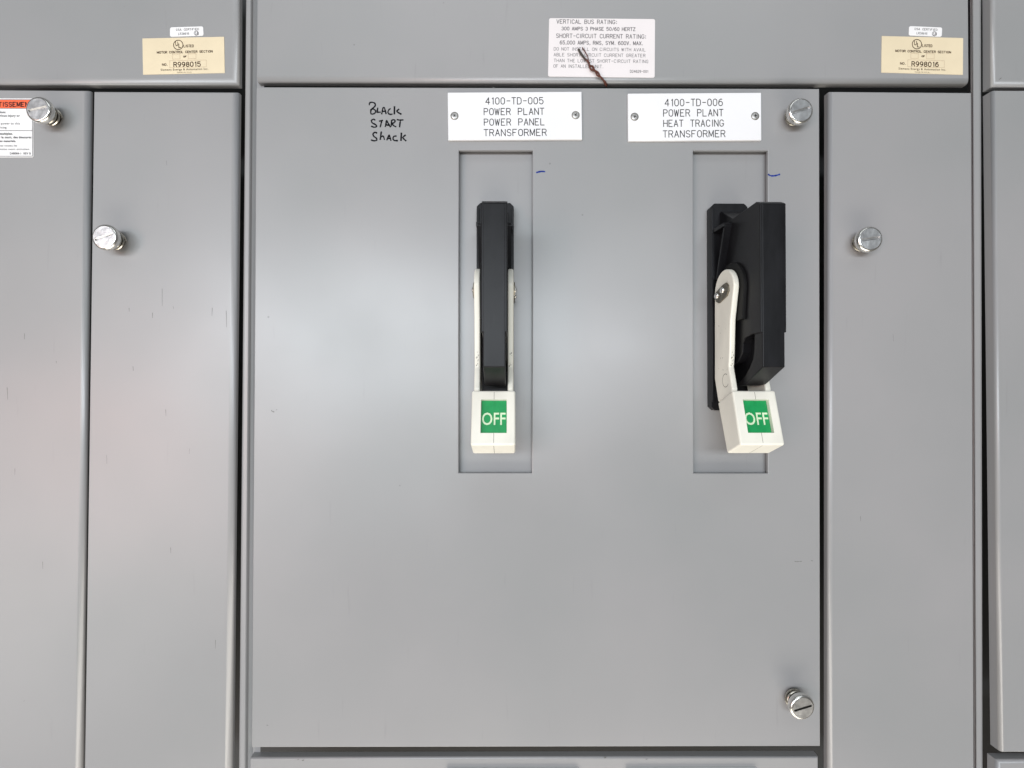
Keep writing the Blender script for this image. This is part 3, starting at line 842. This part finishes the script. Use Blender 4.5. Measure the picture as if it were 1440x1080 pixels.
def make_switch():
    t = thing('disconnect_switch', '', 'disconnect switch', wpt(AXL, 0, 0), 'disconnect switches with cream OFF handles')
    # mechanism plate behind the door cut-out
    bm = prism([(-76, 352), (82, 352), (82, -140), (-76, -140)], -13, -10, 'd')
    bm_obj('mechanism_plate', bm, PAINT, t)
    # base plate
    bm = prism([(-26, -27), (-21, -32), (21, -32), (26, -27), (26, 254), (21, 259), (-21, 259), (-26, 254)], -9.9, 4, 'd', .8)
    prism([(-26, -20), (-22.5, -20), (-22.5, 250), (-26, 250)], 3.5, 7, 'd', .6, bm=bm)
    prism([(26, -20), (22.5, -20), (22.5, 250), (26, 250)], 3.5, 7, 'd', .6, bm=bm)
    bm_obj('base_plate', bm, BLACK, t, True)
    # housing fin
    c = 2.0; hw_ = 15.0
    bm = prism([(50, 222), (98, 222), (106.6, 217), (106.6, 24), (67, 4), (50, 2), (52, 8), (66, 15), (77, 25), (85, 35), (88, 46), (88.5, 64), (50, 80)], c - 13.2, c + 13.2, 'u', 1.2, 3)
    prism([(2, 246), (8, 246), (40, 224), (97.5, 223), (106.35, 217.5), (106.35, 65), (88, 65), (70, 62), (65, 56), (64, 44), (52, 33), (2, 20)], c - hw_ - .4, c + hw_ + .4, 'u', 1.2, 3, bm=bm)
    prism([(60, 60), (90, 60), (90, 40), (78, 26), (60, 12), (50, 5), (3, 5), (3, 40)], c - 5, c + 5, 'u', bm=bm)
    bm_obj('housing', bm, BLACK, t, True)
    # pivot hub
    bm = prism(arc(39, 128, 37, 37, 190, -10, 18) + [(73, 100), (72, 86), (14, 86)], -17, 17, 'u', 1.0)
    bm_obj('hub', bm, BLACKD, t, True)
    # gussets left and right of the housing
    for s in (-1, 1):
        def bar(p0, p1, h, ua, ub):
            v = bmesh.new()
            dx, dz = p1[0] - p0[0], p1[1] - p0[1]
            l = math.hypot(dx, dz); nx, nz = -dz / l * h / 2, dx / l * h / 2
            P = [(p0[0] - nx, p0[1] - nz), (p1[0] - nx, p1[1] - nz), (p1[0] + nx, p1[1] + nz), (p0[0] + nx, p0[1] + nz)]
            return prism(P, s * ua, s * ub, 'u', .5)
        g = join(prism([(3, 222), (34, 222), (8, 140), (3, 140)], s * 12, s * 15.5, 'u'), bar((3, 219), (38, 217), 5, 12, 24.5), bar((37, 219), (12, 150), 4.2, 12, 22.5),
                 bar((5, 222), (5, 150), 5, 12, 24.0))
        bm_obj('gusset', g, BLACK, t, True)
    # cream yoke: two arms
    P = lambda px, py: side_pt(px, py, AXR - 25.2)
    prof = arc(39.5, 128.5, 27.2, 27.5, 180, 0, 18) + [P(1028.3, 449), P(1026.9, 500), P(1025.8, 515.5), P(1030.5, 547), (60, -8), (22, -20), P(1005.5, 533), (12.3, 128)]
    handle = None
    grip_prof = [(66, -3.5), (86.3, -70), (51.7, -85.5), (25.6, -20.5)]
    dl = Vector((20.3, -66.5)).normalized(); nl = Vector((-dl.y, dl.x))
    T0 = Vector((66, -3.5))
    def gp(tt, h):
        v = T0 + dl * tt + nl * h
        return (v.x, v.y)
    bm = prism(grip_prof, -27.4, 27.4, 'u', 2.6, 4)
    # open the front face and sink the window into it
    n3 = Vector((0, nl.y, nl.x))
    bm.normal_update()
    ff = max((f for f in bm.faces if abs(f.normal.dot(n3)) > .99), key=lambda f: f.calc_area() + (1000 if f.calc_center_median().z > 60 else 0))
    fv = sorted(ff.verts, key=lambda v: (v.co.y < -35, v.co.x))      # upper left, upper right, lower left, lower right
    fv = [fv[0], fv[1], fv[3], fv[2]]
    bm.faces.remove(ff)
    rings_ = [fv]
    for h in (0, -5.6):
        rings_.append([bm.verts.new((u, gp(tt, h)[1], gp(tt, h)[0])) for u, tt in ((-15.8, 12), (16.6, 12), (16.6, 54.5), (-15.8, 54.5))])
    for A, B in zip(rings_, rings_[1:]):
        for i in range(4): bm.faces.new((A[i], A[(i + 1) % 4], B[(i + 1) % 4], B[i]))
    bm.faces.new(rings_[-1])
    grip = bm_obj('handle_grip', bm, CREAM, t, True)
    def sub(name, bm, m, smooth=False):
        o = bm_obj(name, bm, m, grip, smooth)
        o.location -= grip.location
        return o
    def gq(bm, u0, u1, t0, t1, h):
        v = [bm.verts.new((u, gp(tt, h)[1], gp(tt, h)[0])) for u, tt in ((u0, t0), (u1, t0), (u1, t1), (u0, t1))]
        bm.faces.new(v)
    bm = bmesh.new(); gq(bm, -15.5, 16.3, 12.2, 54.3, -5.2)
    sub('off_plate', bm, GREEN)
    # OFF letters
    vs, fs = text_mesh("OFF", .010, 1.0)
    ax, bx = min(v[0] for v in vs), max(v[0] for v in vs)
    bm = bmesh.new(); V = []
    for vx, vy in vs:
        u = -14.4 + (vx - ax) / (bx - ax) * 29.4
        tt = 43.2 - vy / .70 * 15.6
        d, z = gp(tt, -5.0)
        V.append(bm.verts.new((u, z, d)))
    for q_ in fs: bm.faces.new([V[i] for i in q_])
    sub('off_lettering', bm, OFFC)
    # parting seam of the two half shells
    bm = bmesh.new()
    gq(bm, .4, .85, 2.2, 12, .05); gq(bm, .4, .85, 54.6, 67.2, .05)
    a, b = Vector(grip_prof[1]), Vector(grip_prof[2]); dd = (b - a).normalized(); nn = Vector((-dd.y, dd.x)); nn = nn if nn.y < 0 else -nn
    p0 = a + dd * 2.4 + nn * .05; p1 = b - dd * 2.4 + nn * .05
    bm.faces.new([bm.verts.new((u, p.y, p.x)) for u, p in ((.4, p0), (.85, p0), (.85, p1), (.4, p1))])
    sub('seam', bm, GRIME)
    for s in (-1, 1):
        arm = bm_obj('handle_arm', prism(prof, s * 17.6, s * 25.2, 'u', 2.2, 4), CREAM, t, True)
        def asub(name, bm, m, smooth=False):
            o = bm_obj(name, bm, m, arm, smooth)
            o.location -= arm.location
            return o
        xo = AXR - 25.2
        pl = [side_pt(a, b, xo) for a, b in ((1024.2, 396.6), (1027, 400.5), (1027.5, 408), (1025, 415.5), (1013.8, 426), (1009.6, 424), (1007.3, 415), (1010, 410), (1020.3, 399))]
        pv = asub('pivot_plate', prism(pl, s * 24.6, s * 27.1, 'u', .5), DARKM, True)
        for (px, py), hh in (((1019.2, 407.6), 3.4), ((1011.2, 415.6), 3.0)):
            dd_, zz = side_pt(px, py, xo)
            rv = revolve([(0, 29.9), (2.4, 29.7), (3.8, 28.9), (4.4, 27.8), (4.4, 26.8)], 18, 0, 0)
            for v in rv.verts:
                u, z, d = v.co
                v.co = Vector((s * d, z + zz, u + dd_))
            asub('pivot_screw', rv, ZINC, True)
        if s == -1:   # moulded ring mark
            cd, cz = side_pt(1021.2, 535, xo)
            bm = bmesh.new()
            ro = [(cd + 9 * math.cos(R(a)), cz + 9 * math.sin(R(a))) for a in range(60, 345, 15)]
            ri = [(cd + 8.3 * math.cos(R(a)), cz + 8.3 * math.sin(R(a))) for a in range(60, 345, 15)]
            A = [bm.verts.new((s * 25.26, z, d)) for d, z in ro]; B = [bm.verts.new((s * 25.26, z, d)) for d, z in ri]
            for i in range(len(A) - 1): bm.faces.new((A[i], A[i + 1], B[i + 1], B[i]))
            asub('mould_mark', bm, GRIME)
        # grime smudges
        bm = bmesh.new()
        for k in range(10):
            dd_ = random.uniform(20, 50); zz = random.uniform(5, 100); r_ = random.uniform(.25, .7)
            bm.faces.new([bm.verts.new((s * 25.27, zz + r_ * 1.6 * math.sin(a), dd_ + r_ * math.cos(a))) for a in (0, 1.2, 2.4, 3.6, 4.8)])
        asub('grime_speck', bm, GRIME)
        bm = bmesh.new()
        def front(z):
            K = [(87, 57.4), (41, 55.2), (27.5, 52.9), (-2, 61.2)]
            for (z0, d0), (z1, d1) in zip(K, K[1:]):
                if z0 >= z >= z1: return d0 + (d1 - d0) * (z0 - z) / (z0 - z1) + .16
        for k in range(9):
            zz = random.uniform(14, 46) if s > 0 else random.uniform(28, 46)
            u0 = s * random.uniform(19.8, 23.2); r_ = random.uniform(.3, .8)
            bm.faces.new([bm.verts.new((u0 + r_ * .7 * math.cos(a), zz + r_ * 1.8 * math.sin(a), front(zz + r_ * 1.8 * math.sin(a)))) for a in (0, 1.2, 2.4, 3.6, 4.8)])
        asub('grime_smear', bm, GRIME)
    return t

def copy_tree(o, parent=None):
    c = o.copy(); COL.objects.link(c); c.parent = parent
    for ch in list(o.children): copy_tree(ch, c)
    return c
sw = make_switch()
sw['label'] = "black switch with cream handle at OFF, seen head-on in the left slot"
sw2 = copy_tree(sw)
sw2.location = wpt(AXR, 0, 0)
sw2['label'] = "black switch with cream handle at OFF, seen from its side in the right slot"
